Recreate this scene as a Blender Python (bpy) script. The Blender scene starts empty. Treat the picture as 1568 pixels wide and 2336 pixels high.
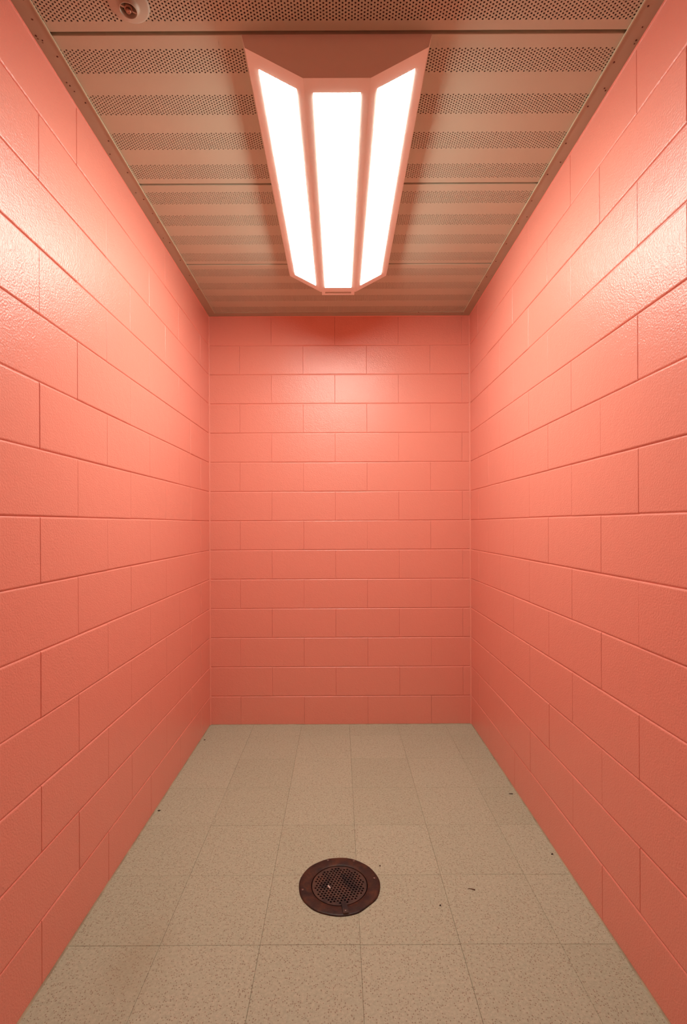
import bpy, bmesh, math, random
from mathutils import Matrix, Vector

random.seed(7)
SC = bpy.context.scene
C = SC.collection

# ------------------------------------------------------------------ camera, light, exposure
CAM_Z = 1.277
F_PX = 1151.0
cam_data = bpy.data.cameras.new('camera')
cam = bpy.data.objects.new('camera', cam_data)
C.objects.link(cam)
cam_data.sensor_fit = 'HORIZONTAL'
cam_data.sensor_width = 36.0
cam_data.lens = 36.0 * F_PX / 1568.0
cam_data.shift_x = 9.0 / 1568.0
cam_data.shift_y = 29.0 / 1568.0
cam_data.clip_start = 0.02
cam.matrix_world = (Matrix.Translation((0, 0, CAM_Z)) @ Matrix.Rotation(math.radians(90), 4, 'X')
                    @ Matrix.Rotation(math.radians(-0.25), 4, 'Z'))
SC.camera = cam

world = bpy.data.worlds.new('world')
SC.world = world
world.use_nodes = True
world.node_tree.nodes['Background'].inputs['Color'].default_value = (0.02, 0.02, 0.02, 1)
world.node_tree.nodes['Background'].inputs['Strength'].default_value = 0.0

vs = SC.view_settings
vs.view_transform = 'Standard'
vs.look = 'None'
vs.gamma = 1.0
vs.use_curve_mapping = False
vs.exposure = 0.0
LAMP_STRENGTH = 24.2
SC.cycles.max_bounces = 8
SC.cycles.diffuse_bounces = 5
SC.cycles.glossy_bounces = 3

# room, metres: camera stands at x = 0, y = 0; the floor is z = 0
XL, XR = -0.832, 0.8375
YB, YF = 3.225, -0.30
ZC = 2.610            # underside of the ceiling angle
ZP = 2.613            # underside of the ceiling panels
PITCH = 0.1869        # block course
BLOCK = 0.4064


# ------------------------------------------------------------------ node helpers
def new_mat(name):
    m = bpy.data.materials.new(name)
    m.use_nodes = True
    nt = m.node_tree
    b = nt.nodes['Principled BSDF']
    return m, nt, b


def node(nt, kind, **kw):
    n = nt.nodes.new(kind)
    for k, v in kw.items():
        setattr(n, k, v)
    return n


def position(nt):
    return node(nt, 'ShaderNodeNewGeometry').outputs['Position']


def noise(nt, vec, scale, detail=2.0, rough=0.5, dist=0.0):
    n = node(nt, 'ShaderNodeTexNoise')
    nt.links.new(vec, n.inputs['Vector'])
    n.inputs['Scale'].default_value = scale
    n.inputs['Detail'].default_value = detail
    n.inputs['Roughness'].default_value = rough
    n.inputs['Distortion'].default_value = dist
    return n.outputs['Fac']


def ramp(nt, fac, stops):
    r = node(nt, 'ShaderNodeValToRGB')
    nt.links.new(fac, r.inputs['Fac'])
    els = r.color_ramp.elements
    while len(els) < len(stops):
        els.new(0.5)
    for e, (p, c) in zip(els, stops):
        e.position = p
        e.color = (c[0], c[1], c[2], 1) if hasattr(c, '__len__') else (c, c, c, 1)
    return r.outputs['Color']


def mix(nt, fac, a, b, mode='MIX'):
    n = node(nt, 'ShaderNodeMix', data_type='RGBA', blend_type=mode)
    for sock, v in ((n.inputs['Factor'], fac), (n.inputs['A'], a), (n.inputs['B'], b)):
        if hasattr(v, 'is_linked') or isinstance(v, bpy.types.NodeSocket):
            nt.links.new(v, sock)
        elif hasattr(v, '__len__'):
            sock.default_value = (v[0], v[1], v[2], 1)
        else:
            sock.default_value = v
    return n.outputs['Result']


def math_node(nt, op, a, b=None, clamp=False):
    n = node(nt, 'ShaderNodeMath', operation=op, use_clamp=clamp)
    for i, v in enumerate((a, b)):
        if v is None:
            continue
        if isinstance(v, bpy.types.NodeSocket):
            nt.links.new(v, n.inputs[i])
        else:
            n.inputs[i].default_value = v
    return n.outputs[0]


def bump(nt, bsdf, height, strength, distance, chain=None):
    n = node(nt, 'ShaderNodeBump')
    nt.links.new(height, n.inputs['Height'])
    n.inputs['Strength'].default_value = strength
    n.inputs['Distance'].default_value = distance
    if chain is not None:
        nt.links.new(chain, n.inputs['Normal'])
    nt.links.new(n.outputs['Normal'], bsdf.inputs['Normal'])
    return n.outputs['Normal']


# ------------------------------------------------------------------ materials
def mat_wall():
    m, nt, b = new_mat('coral_gloss_block_paint')
    p = position(nt)
    b.inputs['Base Color'].default_value = (0.790, 0.296, 0.222, 1)
    b.inputs['Roughness'].default_value = 0.36
    b.inputs['Specular IOR Level'].default_value = 0.8
    peel = noise(nt, p, 185.0, 1.0, 0.55)
    coarse = noise(nt, p, 24.0, 1.0, 0.6)
    v = node(nt, 'ShaderNodeTexVoronoi', feature='F1')
    nt.links.new(p, v.inputs['Vector'])
    v.inputs['Scale'].default_value = 34.0
    sep = node(nt, 'ShaderNodeSeparateColor')
    nt.links.new(v.outputs['Color'], sep.inputs['Color'])
    # a pinhole in about one cell out of nine
    hole = math_node(nt, 'MULTIPLY', math_node(nt, 'LESS_THAN', v.outputs['Distance'], 0.10),
                     math_node(nt, 'GREATER_THAN', sep.outputs['Red'], 0.89))
    h = math_node(nt, 'ADD', math_node(nt, 'MULTIPLY', coarse, 0.6), math_node(nt, 'MULTIPLY', peel, 0.85))
    h = math_node(nt, 'SUBTRACT', h, math_node(nt, 'MULTIPLY', hole, 1.6))
    bump(nt, b, h, 0.6, 0.0022)
    return m


def mat_ceiling():
    m, nt, b = new_mat('beige_enamel_sheet_metal')
    p = position(nt)
    col = ramp(nt, noise(nt, p, 2.5, 3.0), [(0.3, (0.50, 0.52, 0.395)), (0.7, (0.53, 0.55, 0.42))])
    nt.links.new(col, b.inputs['Base Color'])
    b.inputs['Roughness'].default_value = 0.5
    b.inputs['Specular IOR Level'].default_value = 0.3
    bump(nt, b, noise(nt, p, 5.0, 2.0), 0.15, 0.01)
    return m


def mat_trim():
    m, nt, b = new_mat('scuffed_beige_steel_angle')
    p = position(nt)
    v = node(nt, 'ShaderNodeTexVoronoi', feature='F1')
    nt.links.new(p, v.inputs['Vector'])
    v.inputs['Scale'].default_value = 26.0
    spot = ramp(nt, v.outputs['Distance'], [(0.04, 1.0), (0.10, 0.0)])
    gate = ramp(nt, noise(nt, p, 9.0, 1.0), [(0.50, 0.0), (0.58, 1.0)])
    rust = math_node(nt, 'MULTIPLY', spot, gate)
    base = ramp(nt, noise(nt, p, 6.0, 3.0), [(0.3, (0.40, 0.37, 0.27)), (0.7, (0.45, 0.42, 0.31))])
    col = mix(nt, rust, base, (0.12, 0.04, 0.02))
    nt.links.new(col, b.inputs['Base Color'])
    b.inputs['Roughness'].default_value = 0.5
    b.inputs['Specular IOR Level'].default_value = 0.3
    return m


def plain(name, col, rough=0.5, metal=0.0, spec=0.5, var=0.0, scale=20.0):
    m, nt, b = new_mat(name)
    if var:
        f = noise(nt, position(nt), scale, 3.0)
        lo = tuple(c * (1 - var) for c in col)
        hi = tuple(min(1, c * (1 + var)) for c in col)
        nt.links.new(ramp(nt, f, [(0.3, lo), (0.7, hi)]), b.inputs['Base Color'])
    else:
        b.inputs['Base Color'].default_value = (*col, 1)
    b.inputs['Roughness'].default_value = rough
    b.inputs['Metallic'].default_value = metal
    b.inputs['Specular IOR Level'].default_value = spec
    return m


def mat_floor():
    m, nt, b = new_mat('speckled_vinyl_tile')
    p = position(nt)
    oi = node(nt, 'ShaderNodeObjectInfo')
    base = mix(nt, oi.outputs['Random'], (0.395, 0.435, 0.315), (0.425, 0.465, 0.340))
    mott = ramp(nt, noise(nt, p, 110.0, 3.0, 0.65), [(0.33, 0.86), (0.67, 1.09)])
    col = mix(nt, 1.0, base, mott, 'MULTIPLY')
    # chips of darker and lighter vinyl pressed into the tile
    v1 = node(nt, 'ShaderNodeTexVoronoi', feature='F1')
    nt.links.new(p, v1.inputs['Vector'])
    v1.inputs['Scale'].default_value = 185.0
    d1 = ramp(nt, v1.outputs['Distance'], [(0.25, 1.0), (0.42, 0.0)])
    sep = node(nt, 'ShaderNodeSeparateColor')
    nt.links.new(v1.outputs['Color'], sep.inputs['Color'])
    dark_gate = ramp(nt, sep.outputs['Red'], [(0.56, 0.0), (0.60, 1.0)])
    light_gate = ramp(nt, sep.outputs['Green'], [(0.60, 0.0), (0.64, 1.0)])
    fd = math_node(nt, 'MULTIPLY', math_node(nt, 'MULTIPLY', d1, dark_gate), 0.70)
    fl = math_node(nt, 'MULTIPLY', math_node(nt, 'MULTIPLY', d1, light_gate), 0.28)
    col = mix(nt, fl, col, (0.62, 0.55, 0.43))
    col = mix(nt, fd, col, (0.17, 0.115, 0.07))
    # an old brown-grey spill stain on the near left tiles
    sub = node(nt, 'ShaderNodeVectorMath', operation='SUBTRACT')
    nt.links.new(p, sub.inputs[0])
    sub.inputs[1].default_value = (-0.60, 1.47, 0.0)
    scl = node(nt, 'ShaderNodeVectorMath', operation='MULTIPLY')
    nt.links.new(sub.outputs[0], scl.inputs[0])
    scl.inputs[1].default_value = (9.0, 5.5, 0.0)
    ln = node(nt, 'ShaderNodeVectorMath', operation='LENGTH')
    nt.links.new(scl.outputs[0], ln.inputs[0])
    wob = math_node(nt, 'ADD', ln.outputs['Value'], math_node(nt, 'MULTIPLY', noise(nt, p, 12.0, 4.0, 0.6), 1.4))
    st = ramp(nt, math_node(nt, 'MULTIPLY', wob, 0.5), [(0.30, 0.42), (0.95, 0.0)])
    col = mix(nt, st, col, (0.29, 0.28, 0.18))
    nt.links.new(col, b.inputs['Base Color'])
    b.inputs['Roughness'].default_value = 0.55
    b.inputs['Specular IOR Level'].default_value = 0.3
    bump(nt, b, noise(nt, p, 9.0, 3.0), 0.2, 0.003)
    return m


def mat_rust(name, k=1.0, rust=0.5):
    m, nt, b = new_mat(name)
    p = position(nt)
    f = noise(nt, p, 22.0, 4.0, 0.6, 0.4)
    col = ramp(nt, f, [(0.32, (0.022 * k, 0.014 * k, 0.014 * k)), (0.50, (0.068 * k, 0.033 * k, 0.021 * k)),
                       (0.50 + 0.32 * (1.1 - rust), (0.16 * k, 0.062 * k, 0.026 * k))])
    nt.links.new(col, b.inputs['Base Color'])
    b.inputs['Metallic'].default_value = 0.25
    b.inputs['Roughness'].default_value = 0.48
    b.inputs['Specular IOR Level'].default_value = 0.4
    bump(nt, b, noise(nt, p, 160.0, 3.0), 0.4, 0.0012)
    return m


def mat_grate():
    m, nt, b = new_mat('dark_cast_grate')
    p = position(nt)
    f = noise(nt, p, 15.0, 3.0, 0.6)
    col = ramp(nt, f, [(0.36, (0.010, 0.009, 0.010)), (0.52, (0.060, 0.039, 0.029)), (0.68, (0.090, 0.046, 0.027))])
    nt.links.new(col, b.inputs['Base Color'])
    b.inputs['Metallic'].default_value = 0.3
    b.inputs['Roughness'].default_value = 0.5
    bump(nt, b, noise(nt, p, 160.0, 2.0), 0.4, 0.001)
    return m


def mat_lens():
    m, nt, b = new_mat('glowing_acrylic_diffuser')
    p = position(nt)
    w = node(nt, 'ShaderNodeTexWave', wave_type='BANDS', bands_direction='X')
    nt.links.new(p, w.inputs['Vector'])
    w.inputs['Scale'].default_value = 60.0
    bump(nt, b, w.outputs['Fac'], 0.1, 0.001)
    b.inputs['Base Color'].default_value = (0.85, 0.84, 0.82, 1)
    b.inputs['Roughness'].default_value = 0.4
    b.inputs['Emission Color'].default_value = (1.0, 1.0, 0.90, 1)
    b.inputs['Emission Strength'].default_value = LAMP_STRENGTH
    return m


M_WALL = mat_wall()
M_CEIL = mat_ceiling()
M_TRIM = mat_trim()
M_EDGE = plain('worn_pale_angle_edge', (0.56, 0.58, 0.42), 0.45, spec=0.4)  # even paler tone for the inner edge strip of the ceiling angles
M_FLOOR = mat_floor()
M_GROUT = plain('grimy_tile_joint', (0.17, 0.125, 0.085), 0.8, spec=0.1)
M_PLENUM = plain('dark_acoustic_backing', (0.12, 0.05, 0.03), 0.9, spec=0.1)
M_LAMP = plain('white_enamel_lamp_housing', (0.87, 0.88, 0.80), 0.42, spec=0.4)
M_LENS = mat_lens()
M_RIM = mat_rust('rusted_bronze_rim', 0.52, 0.5)
M_GRATE = mat_grate()
M_SCREW = plain('worn_screw_steel', (0.17, 0.13, 0.11), 0.4, 0.7)
M_SUMP = plain('black_wet_drain_sump', (0.008, 0.006, 0.006), 0.5)
M_SEAL = plain('dirty_floor_sealant', (0.36, 0.33, 0.22), 0.6, spec=0.2, var=0.25, scale=14.0)
M_TSCREW = plain('rusty_screw_head', (0.13, 0.05, 0.03), 0.6, 0.3)
M_SPRINK = plain('blush_enamel_escutcheon', (0.46, 0.45, 0.35), 0.45, spec=0.3)
M_SPRDARK = plain('blackened_sprinkler_bore', (0.02, 0.014, 0.012), 0.5)  # near-black colour stands in for the shade inside the sprinkler cup
M_SPRMETAL = plain('tarnished_brass', (0.34, 0.20, 0.13), 0.4, 0.6)
M_CHIP = plain('dark_dirt_crumb', (0.05, 0.03, 0.02), 0.8)
M_PAPER = plain('grey_white_paper', (0.62, 0.55, 0.50), 0.8)
M_HAIR = plain('brown_thread', (0.13, 0.065, 0.035), 0.8)


# ------------------------------------------------------------------ object helpers
def mesh_obj(name, verts, faces, mat, parent=None, smooth=False):
    me = bpy.data.meshes.new(name)
    me.from_pydata(verts, [], faces)
    me.materials.append(mat)
    me.update()
    if smooth:
        for f in me.polygons:
            f.use_smooth = True
    o = bpy.data.objects.new(name, me)
    C.objects.link(o)
    if parent:
        o.parent = parent
    return o


def bm_obj(name, bm, mat, parent=None, smooth=False):
    bmesh.ops.recalc_face_normals(bm, faces=bm.faces)
    me = bpy.data.meshes.new(name)
    bm.to_mesh(me)
    bm.free()
    me.materials.append(mat)
    if smooth:
        for f in me.polygons:
            f.use_smooth = True
    o = bpy.data.objects.new(name, me)
    C.objects.link(o)
    if parent:
        o.parent = parent
    return o


def add_box(bm, x0, x1, y0, y1, z0, z1):
    vs_ = [bm.verts.new((x, y, z)) for z in (z0, z1) for y in (y0, y1) for x in (x0, x1)]
    for q in ((0, 2, 3, 1), (4, 5, 7, 6), (0, 1, 5, 4), (2, 6, 7, 3), (0, 4, 6, 2), (1, 3, 7, 5)):
        bm.faces.new([vs_[i] for i in q])
    return vs_


def box_obj(name, b, mat, parent=None, bevel=0.0):
    bm = bmesh.new()
    add_box(bm, *b)
    if bevel:
        bmesh.ops.bevel(bm, geom=bm.edges[:], offset=bevel, segments=2, affect='EDGES')
    return bm_obj(name, bm, mat, parent)


def lathe(profile, n=64, close=True):
    """profile: list of (r, z) outer -> around; returns bmesh revolved about z."""
    bm = bmesh.new()
    rings = []
    for r, z in profile:
        rings.append([bm.verts.new((r * math.cos(2 * math.pi * i / n), r * math.sin(2 * math.pi * i / n), z))
                      for i in range(n)])
    m = len(rings)
    for k in range(m if close else m - 1):
        a, b = rings[k], rings[(k + 1) % m]
        for i in range(n):
            bm.faces.new((a[i], a[(i + 1) % n], b[(i + 1) % n], b[i]))
    return bm


def structure(o):
    o['kind'] = 'structure'
    return o


def tag(o, label, cat, group=None):
    o['label'] = label
    o['category'] = cat
    if group:
        o['group'] = group
    return o


def empty(name, loc):
    o = bpy.data.objects.new(name, None)
    o.empty_display_size = 0.05
    o.location = loc
    C.objects.link(o)
    return o


# ------------------------------------------------------------------ walls of painted block
RECESS = 0.0032
block_cache = {}


def block_mesh(w, h):
    key = (round(w, 3), round(h, 3))
    if key in block_cache:
        return block_cache[key]
    # rings: (inset along u, inset along v, depth)
    rings = [(0.0001, 0.0008, -0.012), (0.0001, 0.0008, -0.0030), (0.0003, 0.0016, -0.0018), (0.0009, 0.0034, -0.0006), (0.0019, 0.0056, 0.0)]
    v, f = [], []
    for iu, iv, d in rings:
        v += [(-w / 2 + iu, -h / 2 + iv, d), (w / 2 - iu, -h / 2 + iv, d),
              (w / 2 - iu, h / 2 - iv, d), (-w / 2 + iu, h / 2 - iv, d)]
    for k in range(len(rings) - 1):
        for i in range(4):
            j = (i + 1) % 4
            f.append((4 * k + i, 4 * k + j, 4 * k + 4 + j, 4 * k + 4 + i))
    t = 4 * (len(rings) - 1)
    f.append((t, t + 1, t + 2, t + 3))
    f.append((3, 2, 1, 0))
    me = bpy.data.meshes.new('block')
    me.from_pydata(v, [], f)
    me.materials.append(M_WALL)
    me.update()
    block_cache[key] = me
    return me


courses = [(0.0, 0.182)] + [(0.182 + PITCH * k, 0.182 + PITCH * (k + 1)) for k in range(13)]


def lay_blocks(wall, rot, origin, u0, u1, even, odd, min_u=None):
    """rot: 3x3 (u, v, w columns) ; origin: point for u = 0, z = 0, w = 0."""
    eul = rot.to_euler()
    rnd = random.Random(hash_name(wall.name))
    for k, (z0, z1) in enumerate(courses):
        start = even if k % 2 == 0 else odd
        n0 = math.floor((u0 - start) / BLOCK)
        cuts = []
        c = start + n0 * BLOCK
        while c < u1 + BLOCK:
            cuts.append(c)
            c += BLOCK
        for a, b in zip(cuts, cuts[1:]):
            a2, b2 = max(a, u0), min(b, u1)
            if b2 - a2 < 0.012:
                continue
            me = block_mesh(b2 - a2, z1 - z0)
            o = bpy.data.objects.new('block', me)
            C.objects.link(o)
            proud = rnd.uniform(-0.0007, 0.0007)
            o.location = origin + rot @ Vector(((a2 + b2) / 2 + rnd.uniform(-.0004, .0004),
                                                (z0 + z1) / 2 + rnd.uniform(-.0006, .0006), proud))
            tilt = Matrix.Rotation(rnd.uniform(-.0022, .0022), 3, 'X') @ Matrix.Rotation(rnd.uniform(-.0012, .0012), 3, 'Y')
            o.rotation_euler = (rot @ tilt).to_euler()
            o.parent = wall


def hash_name(s):
    return sum(ord(ch) * (i + 3) for i, ch in enumerate(s))


wall_left = structure(box_obj('wall_left', (XL - 0.12, XL - RECESS, YF - 0.1, YB + 0.1, -0.05, ZP + 0.06), M_WALL))
wall_right = structure(box_obj('wall_right', (XR + RECESS, XR + 0.12, YF - 0.1, YB + 0.1, -0.05, ZP + 0.06), M_WALL))
wall_back = structure(box_obj('wall_back', (XL - 0.12, XR + 0.12, YB + RECESS, YB + 0.12, -0.05, ZP + 0.06), M_WALL))
wall_front = structure(box_obj('wall_front', (XL - 0.12, XR + 0.12, YF - 0.12, YF, -0.05, ZP + 0.06), M_WALL))

R_LEFT = Matrix(((0, 0, 1), (1, 0, 0), (0, 1, 0)))
R_RIGHT = Matrix(((0, 0, -1), (-1, 0, 0), (0, 1, 0)))
R_BACK = Matrix(((1, 0, 0), (0, 0, -1), (0, 1, 0)))
lay_blocks(wall_left, R_LEFT, Vector((XL, 0, 0)), YF, YB, 1.402, 1.402 + BLOCK / 2)
lay_blocks(wall_right, R_RIGHT, Vector((XR, 0, 0)), -YB, -YF, -1.617, -1.617 + BLOCK / 2)
lay_blocks(wall_back, R_BACK, Vector((0, YB, 0)), XL, XR, -0.636, -0.636 + BLOCK / 2)


def quarter_bead(name, p0, p1, ea, eb, r, mat):
    """a small cove fillet from p0 to p1, spanned by unit directions ea and eb away from the corner."""
    prof = [Vector((0, 0, 0)), ea * r, ea * r * .45 + eb * r * .45, eb * r]
    vv = [p0 + q for q in prof] + [p1 + q for q in prof]
    ff = [(0, 1, 2, 3), (7, 6, 5, 4)] + [(i, (i + 1) % 4, 4 + (i + 1) % 4, 4 + i) for i in range(4)]
    o = mesh_obj(name, [tuple(q) for q in vv], ff, mat)
    bm = bmesh.new()
    bm.from_mesh(o.data)
    bmesh.ops.recalc_face_normals(bm, faces=bm.faces)
    bm.to_mesh(o.data)
    bm.free()
    return structure(o)


EX, EY, EZ = Vector((1, 0, 0)), Vector((0, 1, 0)), Vector((0, 0, 1))
# painted sealant in the two rear corners and under the ceiling angle, dirty sealant at the floor
quarter_bead('trim_4', Vector((XL - .002, YB + .002, 0)), Vector((XL - .002, YB + .002, ZC)), EX, -EY, 0.010, M_WALL)
quarter_bead('trim_5', Vector((XR + .002, YB + .002, 0)), Vector((XR + .002, YB + .002, ZC)), -EX, -EY, 0.010, M_WALL)
quarter_bead('trim_6', Vector((XL - .002, YF, ZC)), Vector((XL - .002, YB, ZC)), EX, -EZ, 0.0055, M_WALL)
quarter_bead('trim_7', Vector((XR + .002, YF, ZC)), Vector((XR + .002, YB, ZC)), -EX, -EZ, 0.0055, M_WALL)
quarter_bead('trim_8', Vector((XL, YB + .002, ZC)), Vector((XR, YB + .002, ZC)), -EY, -EZ, 0.0055, M_WALL)
quarter_bead('trim_9', Vector((XL - .002, YF, -0.001)), Vector((XL - .002, YB, -0.001)), EX, EZ, 0.0062, M_SEAL)
quarter_bead('trim_10', Vector((XR + .002, YF, -0.001)), Vector((XR + .002, YB, -0.001)), -EX, EZ, 0.0062, M_SEAL)
quarter_bead('trim_11', Vector((XL, YB + .002, -0.001)), Vector((XR, YB + .002, -0.001)), -EY, EZ, 0.0055, M_SEAL)

# ------------------------------------------------------------------ floor of vinyl tiles
DRX, DRY = -0.0060, 1.787
floor = structure(box_obj('floor', (XL - 0.12, XR + 0.12, YF - 0.12, YB + 0.12, -0.15, -0.0030), M_GROUT))

cutter = bm_obj('cutter', lathe([(0.118, -0.10), (0.118, 0.05)], 64, False), M_GROUT)
_bm = bmesh.new()
_bm.from_mesh(cutter.data)
bmesh.ops.holes_fill(_bm, edges=_bm.edges[:], sides=0)
bmesh.ops.recalc_face_normals(_bm, faces=_bm.faces)
_bm.to_mesh(cutter.data)
_bm.free()
cutter.location = (DRX, DRY, 0)


def cut_drain(o):
    md = o.modifiers.new('cut', 'BOOLEAN')
    md.operation = 'DIFFERENCE'
    md.object = cutter
    md.solver = 'EXACT'
    bpy.context.view_layer.update()
    dg = bpy.context.evaluated_depsgraph_get()
    me = bpy.data.meshes.new_from_object(o.evaluated_get(dg))
    o.modifiers.clear()
    o.data = me


def tile_mesh(w, d):
    key = ('t', round(w, 3), round(d, 3))
    if key in block_cache:
        return block_cache[key]
    rings = [(0.0003, -0.0035), (0.0003, -0.0007), (0.0010, 0.0)]
    v, f = [], []
    for i_, z in rings:
        v += [(-w / 2 + i_, -d / 2 + i_, z), (w / 2 - i_, -d / 2 + i_, z), (w / 2 - i_, d / 2 - i_, z), (-w / 2 + i_, d / 2 - i_, z)]
    for k in range(2):
        for i in range(4):
            j = (i + 1) % 4
            f.append((4 * k + i, 4 * k + j, 4 * k + 4 + j, 4 * k + 4 + i))
    f += [(8, 9, 10, 11), (3, 2, 1, 0)]
    me = bpy.data.meshes.new('floor_tile')
    me.from_pydata(v, [], f)
    me.materials.append(M_FLOOR)
    me.update()
    block_cache[key] = me
    return me


TX, TY, TW, TD = 0.0576, 1.534, 0.3048, 0.3053
xs = [XL] + [x for x in (TX + TW * n for n in range(-4, 4)) if XL + .02 < x < XR - .02] + [XR]
ys = [YF] + [y for y in (TY + TD * n for n in range(-9, 8)) if YF + .02 < y < YB - .02] + [YB]
cut_list = [floor]
rt = random.Random(3)
for x0, x1 in zip(xs, xs[1:]):
    jog = rt.uniform(-.0008, .0008)
    for y0, y1 in zip(ys, ys[1:]):
        me = tile_mesh(x1 - x0, y1 - y0)
        o = bpy.data.objects.new('floor_tile', me)
        C.objects.link(o)
        o.location = ((x0 + x1) / 2, (y0 + y1) / 2 + jog, rt.uniform(-.0002, .0002))
        o.parent = floor
        cx = min(max(DRX, x0), x1)
        cy = min(max(DRY, y0), y1)
        if math.hypot(cx - DRX, cy - DRY) < 0.118:
            o.data = me.copy()
            cut_list.append(o)
for o in cut_list:
    cut_drain(o)
bpy.data.objects.remove(cutter)

# ------------------------------------------------------------------ ceiling of perforated metal panels
ceiling = structure(box_obj('ceiling', (XL - 0.12, XR + 0.12, YF - 0.12, YB + 0.12, ZP + 0.016, ZP + 0.08), M_PLENUM))
PANEL = 0.6085
SEAM0 = 1.370
HP = 0.009525           # hole pitch, sixty-degree stagger
COLW = HP * math.sqrt(3) / 2
NCOL = int((XR - XL) / COLW) + 1
ROWS = 8
STRIP = (ROWS + 0.5) * HP
R_HOLE = 0.0025


def strip_mesh():
    v, f = [], []
    ring = [(math.cos(math.pi / 8 + i * math.pi / 4), math.sin(math.pi / 8 + i * math.pi / 4)) for i in range(8)]
    hx, hy = COLW / 2, HP / 2
    x_start = XL
    for c in range(NCOL):
        xc = x_start + (c + .5) * COLW
        off = 0.0 if c % 2 == 0 else HP / 2
        for r in range(ROWS):
            yc = off + (r + .5) * HP
            b = len(v)
            # cell corners (counter-clockwise), then side middles
            cor = [(hx, hy), (-hx, hy), (-hx, -hy), (hx, -hy)]
            v += [(xc + a, yc + d, 0) for a, d in cor]
            v += [(xc + R_HOLE * a, yc + R_HOLE * d, 0) for a, d in ring]
            v += [(xc + R_HOLE * a, yc + R_HOLE * d, 0.0012) for a, d in ring]
            # ring index 0,1 -> corner 0 ; 2,3 -> corner 1 ; 4,5 -> 2 ; 6,7 -> 3
            for q in range(4):
                i0, i1, i2 = 2 * q, 2 * q + 1, (2 * q + 2) % 8
                f.append((b + q, b + 4 + i0, b + 4 + i1))
                f.append((b + q, b + 4 + i1, b + 4 + i2, b + (q + 1) % 4))
            for i in range(8):
                j = (i + 1) % 8
                f.append((b + 4 + i, b + 12 + i, b + 12 + j, b + 4 + j))
        b = len(v)
        if off == 0.0:
            y0, y1 = ROWS * HP, ROWS * HP + HP / 2
        else:
            y0, y1 = 0.0, HP / 2
        v += [(xc - hx, y0, 0), (xc + hx, y0, 0), (xc + hx, y1, 0), (xc - hx, y1, 0)]
        f.append((b, b + 3, b + 2, b + 1))
    me = bpy.data.meshes.new('perforated_strip')
    me.from_pydata(v, [], f)
    me.materials.append(M_CEIL)
    me.update()
    return me


STRIP_ME = strip_mesh()
GAP = 0.0125
SOFF = [0.0425 + i * 0.1515 - GAP / 2 for i in range(4)]
for n in range(-4, 4):
    y0 = SEAM0 + n * PANEL + GAP / 2
    y1 = SEAM0 + (n + 1) * PANEL - GAP / 2
    y0c, y1c = max(y0, YF), min(y1, YB)
    if y1c - y0c < 0.02:
        continue
    # blank sheet: margins and the bands between the perforations, folded up at the seams
    bm = bmesh.new()
    edges = []
    cur = 0.0
    strips = []
    for s in SOFF:
        a, b = y0 + s, y0 + s + STRIP
        if a < y0c or b > y1c:
            continue
        strips.append((a, b))
    cur = y0c
    for a, b in strips + [(y1c, None)]:
        if a - cur > 1e-4:
            vv = [bm.verts.new((x, y, 0)) for x, y in ((XL - .003, cur), (XL - .003, a), (XR + .003, a), (XR + .003, cur))]
            bm.faces.new(vv)
        cur = b
    for ye, s in ((y0c, 1), (y1c, -1)):
        # hemmed seam edge: small radius, then the upturned flange
        prof = [(0, 0), (-s * 0.0009, 0.0006), (-s * 0.0012, 0.002), (-s * 0.0012, 0.015)]
        vv = [[bm.verts.new((x, ye + dy, dz)) for x in (XL - .003, XR + .003)] for dy, dz in prof]
        for a, b in zip(vv, vv[1:]):
            bm.faces.new((a[0], a[1], b[1], b[0]))
    me = bpy.data.meshes.new('ceiling_panel')
    bm.to_mesh(me)
    bm.free()
    me.materials.append(M_CEIL)
    panel = bpy.data.objects.new('ceiling_panel', me)
    C.objects.link(panel)
    panel.location = (0, 0, ZP)
    panel.parent = ceiling
    for a, b in strips:
        o = bpy.data.objects.new('perforated_strip', STRIP_ME)
        C.objects.link(o)
        o.location = (0, a, 0)
        o.parent = panel

# steel angle round the edge of the ceiling: flange under the panels and an upstand against the wall
ANG = 0.053


edge_strips = {
    'trim_1': [('folded_edge', (XL + ANG - 0.0030, XL + ANG + 0.0012, YF, YB - ANG, ZC - 0.0014, ZC + 0.0028))],
    'trim_2': [('folded_edge', (XR - ANG - 0.0012, XR - ANG + 0.0030, YF, YB - ANG, ZC - 0.0014, ZC + 0.0028))],
}


def angle(name, pts_flange, screws):
    x0, x1, y0, y1 = pts_flange
    o = box_obj(name, (x0, x1, y0, y1, ZC, ZC + 0.0029), M_TRIM, None, 0.0008)
    structure(o)
    for nm, bx_ in edge_strips.get(name, ()):
        box_obj(nm, bx_, M_EDGE, o, 0.0006)
    for (sx, sy, r) in screws:
        bm = lathe([(r, 0.0), (r * 0.92, -0.0011), (r * 0.5, -0.0017), (0.0004, -0.0017)], 10, False)
        s = bm_obj('screw', bm, M_TSCREW, o, True)
        s.location = (sx, sy, ZC)
    return o


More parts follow.
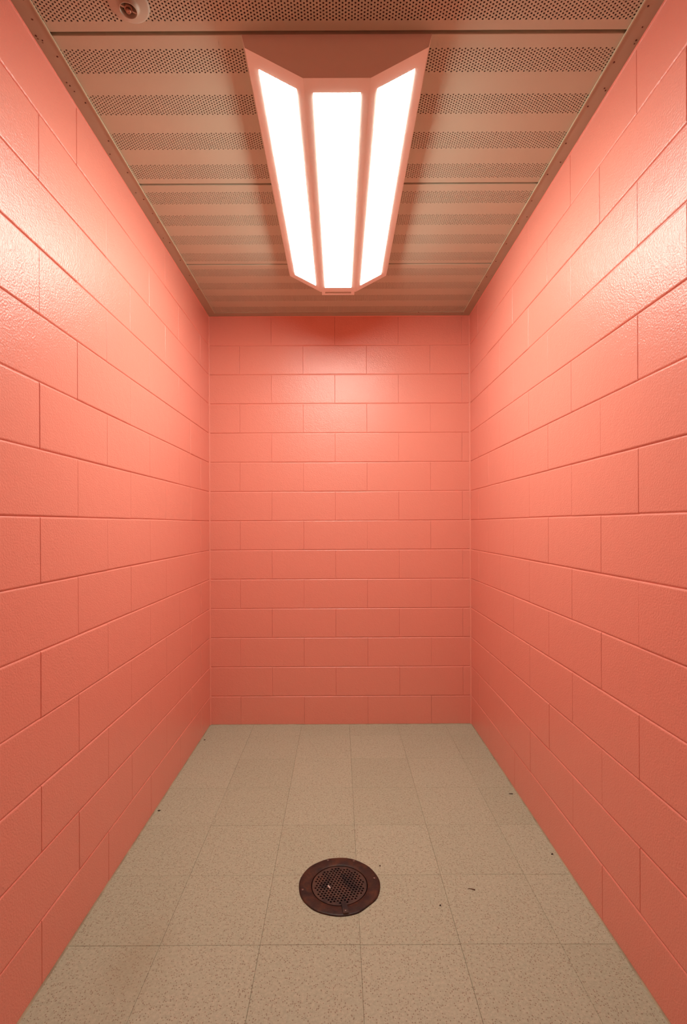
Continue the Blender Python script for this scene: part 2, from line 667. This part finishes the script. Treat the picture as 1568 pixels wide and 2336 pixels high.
scr_l = [(XL + a, y, r) for a, y, r in (
    (0.012, 1.372, .0028), (0.022, 1.385, .0020), (0.036, 1.433, .0026), (0.017, 1.517, .0022), (0.021, 1.528, .0026),
    (0.024, 1.548, .0020), (0.037, 1.590, .0028), (0.037, 1.748, .0028), (0.014, 1.81, .0022), (0.037, 1.905, .0028),
    (0.022, 2.02, .0024), (0.037, 2.062, .0028), (0.037, 2.22, .0028), (0.02, 2.34, .0022), (0.037, 2.378, .0028),
    (0.037, 2.535, .0028), (0.037, 1.276, .0028), (0.037, 2.69, .0028), (0.037, 2.85, .0028))]
scr_r = [(XR - a, y, r) for a, y, r in (
    (0.036, 1.30, .0026), (0.018, 1.355, .0022), (0.013, 1.392, .0028), (0.012, 1.402, .0018), (0.038, 1.458, .0028),
    (0.020, 1.545, .0024), (0.013, 1.553, .0026), (0.038, 1.612, .0028), (0.038, 1.768, .0028), (0.017, 1.86, .0024),
    (0.038, 1.925, .0028), (0.038, 2.082, .0028), (0.018, 2.19, .0024), (0.038, 2.24, .0028), (0.038, 2.40, .0028),
    (0.038, 2.56, .0028), (0.038, 2.72, .0028), (0.038, 2.88, .0028))]
angle('trim_1', (XL - .003, XL + ANG, YF, YB), scr_l)
angle('trim_2', (XR - ANG, XR + .003, YF, YB), scr_r)
angle('trim_3', (XL + ANG + .0005, XR - ANG - .0005, YB - ANG, YB + .003), [])

# ------------------------------------------------------------------ ceiling light
LX0 = 0.0
LY0, LY1 = 1.374, 2.635
lamp = empty('ceiling_light', (LX0 - 0.002, (LY0 + LY1) / 2, ZP))
tag(lamp, 'long wraparound fluorescent ceiling light with three glowing white panels', 'ceiling light')
LL = (LY1 - LY0) / 2
zt, zm, zb = 0.0, -0.0365, -0.1195          # relative to ZP
PT = [(0.2597, zt), (0.2507, zm), (0.0925, zb)]
TH = 0.0022


def facet(name, p0, p1, win, mat, y_in=(0.047, 0.047)):
    """sheet facet from p0 to p1 (x, z), full length, with a window win=(s0, s1) in fractions; returns mesh object."""
    p0, p1 = Vector((p0[0], 0, p0[1])), Vector((p1[0], 0, p1[1]))
    d = p1 - p0
    nrm = Vector((-d.z, 0, d.x)).normalized()
    if nrm.z > 0:
        nrm = -nrm
    def P(s, y, k):
        q = p0 + d * s - nrm * TH * k
        return (q.x, y, q.z)
    bm = bmesh.new()
    if win is None:
        rects = None
        a = [bm.verts.new(P(s, y, 0)) for s, y in ((0, -LL), (1, -LL), (1, LL), (0, LL))]
        b = [bm.verts.new(P(s, y, 1)) for s, y in ((0, -LL), (1, -LL), (1, LL), (0, LL))]
        bm.faces.new(a)
        bm.faces.new(b[::-1])
        for i in range(4):
            bm.faces.new((a[i], b[i], b[(i + 1) % 4], a[(i + 1) % 4]))
    else:
        w0, w1 = win
        out = [(0, -LL), (1, -LL), (1, LL), (0, LL)]
        inn = [(w0, -LL + y_in[0]), (w1, -LL + y_in[0]), (w1, LL - y_in[1]), (w0, LL - y_in[1])]
        A = [bm.verts.new(P(s, y, 0)) for s, y in out]
        B = [bm.verts.new(P(s, y, 0)) for s, y in inn]
        A2 = [bm.verts.new(P(s, y, 1)) for s, y in out]
        B2 = [bm.verts.new(P(s, y, 3.0)) for s, y in inn]
        for i in range(4):
            j = (i + 1) % 4
            bm.faces.new((A[i], A[j], B[j], B[i]))
            bm.faces.new((B[i], B[j], B2[j], B2[i]))
            bm.faces.new((B2[i], B2[j], A2[j], A2[i]))
            bm.faces.new((A2[i], A2[j], A[j], A[i]))
    return bm_obj(name, bm, mat, lamp)


def lens(frame, p0, p1, win, y_in=(0.047, 0.047)):
    p0, p1 = Vector((p0[0], 0, p0[1])), Vector((p1[0], 0, p1[1]))
    d = p1 - p0
    nrm = Vector((-d.z, 0, d.x)).normalized()
    if nrm.z > 0:
        nrm = -nrm
    bm = bmesh.new()
    g = 0.0004 / d.length
    c = 0.0014 / d.length
    y0, y1 = -LL + y_in[0] + .0004, LL - y_in[1] - .0004

    def ring(off, ds, dy):
        r = []
        for s, y in ((win[0] + g + ds, y0 + dy), (win[1] - g - ds, y0 + dy), (win[1] - g - ds, y1 - dy), (win[0] + g + ds, y1 - dy)):
            q = p0 + d * s + nrm * off
            r.append(bm.verts.new((q.x, y, q.z)))
        return r
    rr = [ring(-0.005, 0, 0), ring(0.0004, 0, 0), ring(0.0020, c, 0.012)]
    bm.faces.new(rr[0][::-1])
    bm.faces.new(rr[2])
    for A, B in zip(rr, rr[1:]):
        for i in range(4):
            bm.faces.new((A[i], A[(i + 1) % 4], B[(i + 1) % 4], B[i]))
    return bm_obj('diffuser_panel', bm, M_LENS, frame)


SW = ((0.2507 - 0.220) / (0.2507 - 0.0925), (0.2507 - 0.1145) / (0.2507 - 0.0925))
CW = ((0.0925 - 0.0667) / 0.185, 1 - (0.0925 - 0.0667) / 0.185)
for s in (-1, 1):
    a, b, c = [(s * x, z) for x, z in PT]
    facet('side_skirt', a, b, None, M_LAMP)
    fr = facet('lens_frame', b, c, SW, M_LAMP)
    lens(fr, b, c, SW)
fr = facet('lens_frame', (-0.0925, zb), (0.0925, zb), CW, M_LAMP)
lens(fr, (-0.0925, zb), (0.0925, zb), CW)
# end plates, with a folded lip that shows as a thin bright edge
outline = [(-0.2597, zt), (-0.2507, zm), (-0.0925, zb), (0.0925, zb), (0.2507, zm), (0.2597, zt)]
for s in (-1, 1):
    bm = bmesh.new()
    f0 = [bm.verts.new((x * 0.995, s * (LL - 0.0005), z + (0.0006 if z < 0 else 0))) for x, z in outline]
    f1 = [bm.verts.new((x * 0.995, s * (LL - 0.004), z + (0.0006 if z < 0 else 0))) for x, z in outline]
    bm.faces.new(f0)
    bm.faces.new(f1[::-1])
    for i in range(6):
        bm.faces.new((f0[i], f0[(i + 1) % 6], f1[(i + 1) % 6], f1[i]))
    bm_obj('end_plate', bm, M_LAMP, lamp)
# sheet pan closing the housing against the ceiling panels
box_obj('back_pan', (-0.2585, 0.2585, -LL + 0.001, LL - 0.001, -0.0025, -0.0004), M_LAMP, lamp)
# hinge strap below the far end plate: a bar held by two short arms
bm = bmesh.new()
add_box(bm, -0.085, 0.085, LL + 0.022, LL + 0.038, zb + 0.0005, zb + 0.003)
add_box(bm, -0.085, -0.068, LL - 0.001, LL + 0.022, zb + 0.0005, zb + 0.003)
add_box(bm, 0.068, 0.085, LL - 0.001, LL + 0.022, zb + 0.0005, zb + 0.003)
bm_obj('hinge_strap', bm, M_LAMP, lamp)

# ------------------------------------------------------------------ sprinkler in the ceiling
spr = empty('sprinkler_head', (-0.5346, 1.290, ZP))
tag(spr, 'small recessed sprinkler head on a round plate in the perforated ceiling', 'sprinkler')
bm_obj('escutcheon', lathe([(0.052, 0.0), (0.0515, -0.0018), (0.046, -0.0042), (0.030, -0.0080), (0.024, -0.0105),
                            (0.0225, -0.019), (0.0215, -0.0200), (0.0200, -0.0195), (0.0195, -0.004), (0.0195, 0.0)], 48), M_SPRINK, spr, True)
bore = bm_obj('bore', lathe([(0.0195, -0.0035), (0.0002, -0.0035), (0.0002, 0.0), (0.0195, 0.0)], 32), M_SPRDARK, spr)
bm_obj('plunger', lathe([(0.0105, -0.0035), (0.0105, -0.0150), (0.0090, -0.0165), (0.0055, -0.0170), (0.0050, -0.0120), (0.0002, -0.0120),
                         (0.0002, -0.0035)], 24), M_SPRMETAL, spr, True)
for a in (0.6, 0.6 + math.pi):
    bm = bmesh.new()
    add_box(bm, 0.0095, 0.0195, -0.002, 0.002, -0.0165, -0.0045)
    o = bm_obj('frame_arm', bm, M_SPRINK, spr)
    o.rotation_euler.z = a
bm = lathe([(0.0068, -0.0175), (0.0068, -0.0215), (0.0055, -0.0230), (0.0002, -0.0230), (0.0002, -0.0175)], 20)
bm_obj('deflector', bm, M_SPRMETAL, spr, True)

# ------------------------------------------------------------------ floor drain
drain = empty('floor_drain', (DRX, DRY, 0))
tag(drain, 'round rusty brown floor drain with a perforated grate in the tiled floor', 'drain')
bm = lathe([(0.1435, 0.0), (0.1442, 0.0016), (0.1425, 0.0036), (0.138, 0.0046), (0.112, 0.0030), (0.1010, 0.0024), (0.0995, 0.0014),
            (0.1000, -0.006), (0.110, -0.006), (0.117, 0.0)], 96)
for v in bm.verts:              # corroded, slightly uneven outer edge
    r = math.hypot(v.co.x, v.co.y)
    if r > 0.13:
        a = math.atan2(v.co.y, v.co.x)
        k = 1 + 0.004 * math.sin(5 * a + 1) + 0.003 * math.sin(11 * a)
        if -1.15 < a < -0.55:
            k -= 0.030 * math.sin((a + 1.15) / 0.6 * math.pi)
        v.co.x *= k
        v.co.y *= k
bm_obj('rim', bm, M_RIM, drain, True)
# grate: disc with round holes in a sixty-degree lattice
GP = 0.0122
bm = bmesh.new()


def circle_edges(cx, cy, r, n):
    vv = [bm.verts.new((cx + r * math.cos(2 * math.pi * i / n), cy + r * math.sin(2 * math.pi * i / n), 0)) for i in range(n)]
    return [bm.edges.new((vv[i], vv[(i + 1) % n])) for i in range(n)]


ed = circle_edges(0, 0, 0.0968, 72)
a1 = math.radians(10)
e1 = Vector((math.cos(a1), math.sin(a1))) * GP
e2 = Vector((math.cos(a1 + math.pi / 3), math.sin(a1 + math.pi / 3))) * GP
for i in range(-12, 13):
    for j in range(-12, 13):
        q = e1 * i + e2 * j
        if q.length < 0.0855:
            ed += circle_edges(q.x, q.y, 0.0037, 10)
bmesh.ops.triangle_fill(bm, edges=ed, use_beauty=True, normal=(0, 0, 1))
ext = bmesh.ops.extrude_face_region(bm, geom=bm.faces[:])
for g in ext['geom']:
    if isinstance(g, bmesh.types.BMVert):
        g.co.z -= 0.004
grate = bm_obj('grate', bm, M_GRATE, drain)
grate.location.z = 0.0012
bm_obj('sump', lathe([(0.112, -0.0065), (0.112, -0.085), (0.0002, -0.095), (0.0002, -0.098), (0.116, -0.088), (0.116, -0.0065)], 48), M_SUMP, drain)
# locking tab with its screw, near edge
bm = bmesh.new()
add_box(bm, -0.0090, 0.0090, -0.141, -0.088, 0.0040, 0.0095)
bmesh.ops.bevel(bm, geom=bm.edges[:], offset=0.0012, segments=2, affect='EDGES')
tab = bm_obj('lock_tab', bm, M_GRATE, drain)
tab.rotation_euler.z = math.radians(9)
for ang_, rr, par in ((math.radians(9 - 90), 0.131, 'tab'), (math.radians(192), 0.131, None), (math.radians(13), 0.129, None),
                      (math.radians(109), 0.134, None), (math.radians(66), 0.134, None)):
    z = 0.0093 if par else 0.0042
    bm = lathe([(0.0046, 0.0), (0.0044, 0.0010), (0.0028, 0.0019), (0.0003, 0.0021)], 14, False)
    s = bm_obj('screw', bm, M_SCREW, tab if par else drain, True)
    s.location = (0, -rr, z) if par else (rr * math.cos(ang_), rr * math.sin(ang_), z)

# ------------------------------------------------------------------ litter
def scrap(name, x, y, z, length, width, height, rz, mat, label, cat, seed):
    rr = random.Random(seed)
    n = 7
    bm = bmesh.new()
    lo, hi = [], []
    for i in range(n):
        a = 2 * math.pi * i / n
        k = rr.uniform(0.75, 1.1)
        px, py = length / 2 * k * math.cos(a), width / 2 * k * math.sin(a)
        lo.append(bm.verts.new((px, py, 0)))
        hi.append(bm.verts.new((px * .8, py * .8, height * rr.uniform(.6, 1.0))))
    bm.faces.new(lo[::-1])
    bm.faces.new(hi)
    for i in range(n):
        bm.faces.new((lo[i], lo[(i + 1) % n], hi[(i + 1) % n], hi[i]))
    o = bm_obj(name, bm, mat)
    o.location = (x, y, z)
    o.rotation_euler.z = rz
    return tag(o, label, cat)


# positions below are floor coordinates in metres
scrap('paper_scrap', -0.0425, 1.777, 0.0012, 0.023, 0.0062, 0.003, math.radians(-54), M_PAPER,
      'tiny pale scrap of paper lying on the drain grate', 'paper', 1)

for i, (x, y, l, w, rz, lab) in enumerate((
        (-0.814, 2.258, .013, .008, 0.2, 'dark crumb of dirt on the floor halfway along the left wall'),
        (-0.808, 3.000, .014, .009, 0.1, 'dark crumb of dirt in the left rear floor corner'),
        (0.806, 2.386, .021, .006, -0.1, 'short dark sliver on the floor by the right wall'),
        (0.816, 1.949, .010, .008, 0.4, 'round dark crumb at the foot of the right wall'),
        (0.3317, 1.6895, .0075, .006, 0.3, 'small dark speck on the tile right of the drain, nearer of two'),
        (0.1459, 1.8868, .007, .0055, 1.0, 'small dark speck on the tile just behind the drain'))):
    scrap('dirt_crumb', x, y, 0.0001, l, w, 0.003, rz, M_CHIP, lab, 'dirt', 20 + i)

# a bent brown thread on the floor right of the drain
bm = bmesh.new()
path = [(-0.0125, 0.003), (-0.006, 0.0042), (0.001, 0.0022), (0.007, -0.001), (0.0125, -0.0024)]
rows = []
for (x, y), r in zip(path, (.0006, .001, .0012, .0016, .0018)):
    rows.append([bm.verts.new((x, y + r * math.cos(2 * math.pi * i / 6), r + r * math.sin(2 * math.pi * i / 6))) for i in range(6)])
for a, b in zip(rows, rows[1:]):
    for i in range(6):
        bm.faces.new((a[i], a[(i + 1) % 6], b[(i + 1) % 6], b[i]))
bm.faces.new(rows[0])
bm.faces.new(rows[-1][::-1])
th = bm_obj('thread', bm, M_HAIR)
th.location = (0.4548, 1.7624, 0.0002)
tag(th, 'short bent brown thread lying on the floor right of the drain', 'thread')
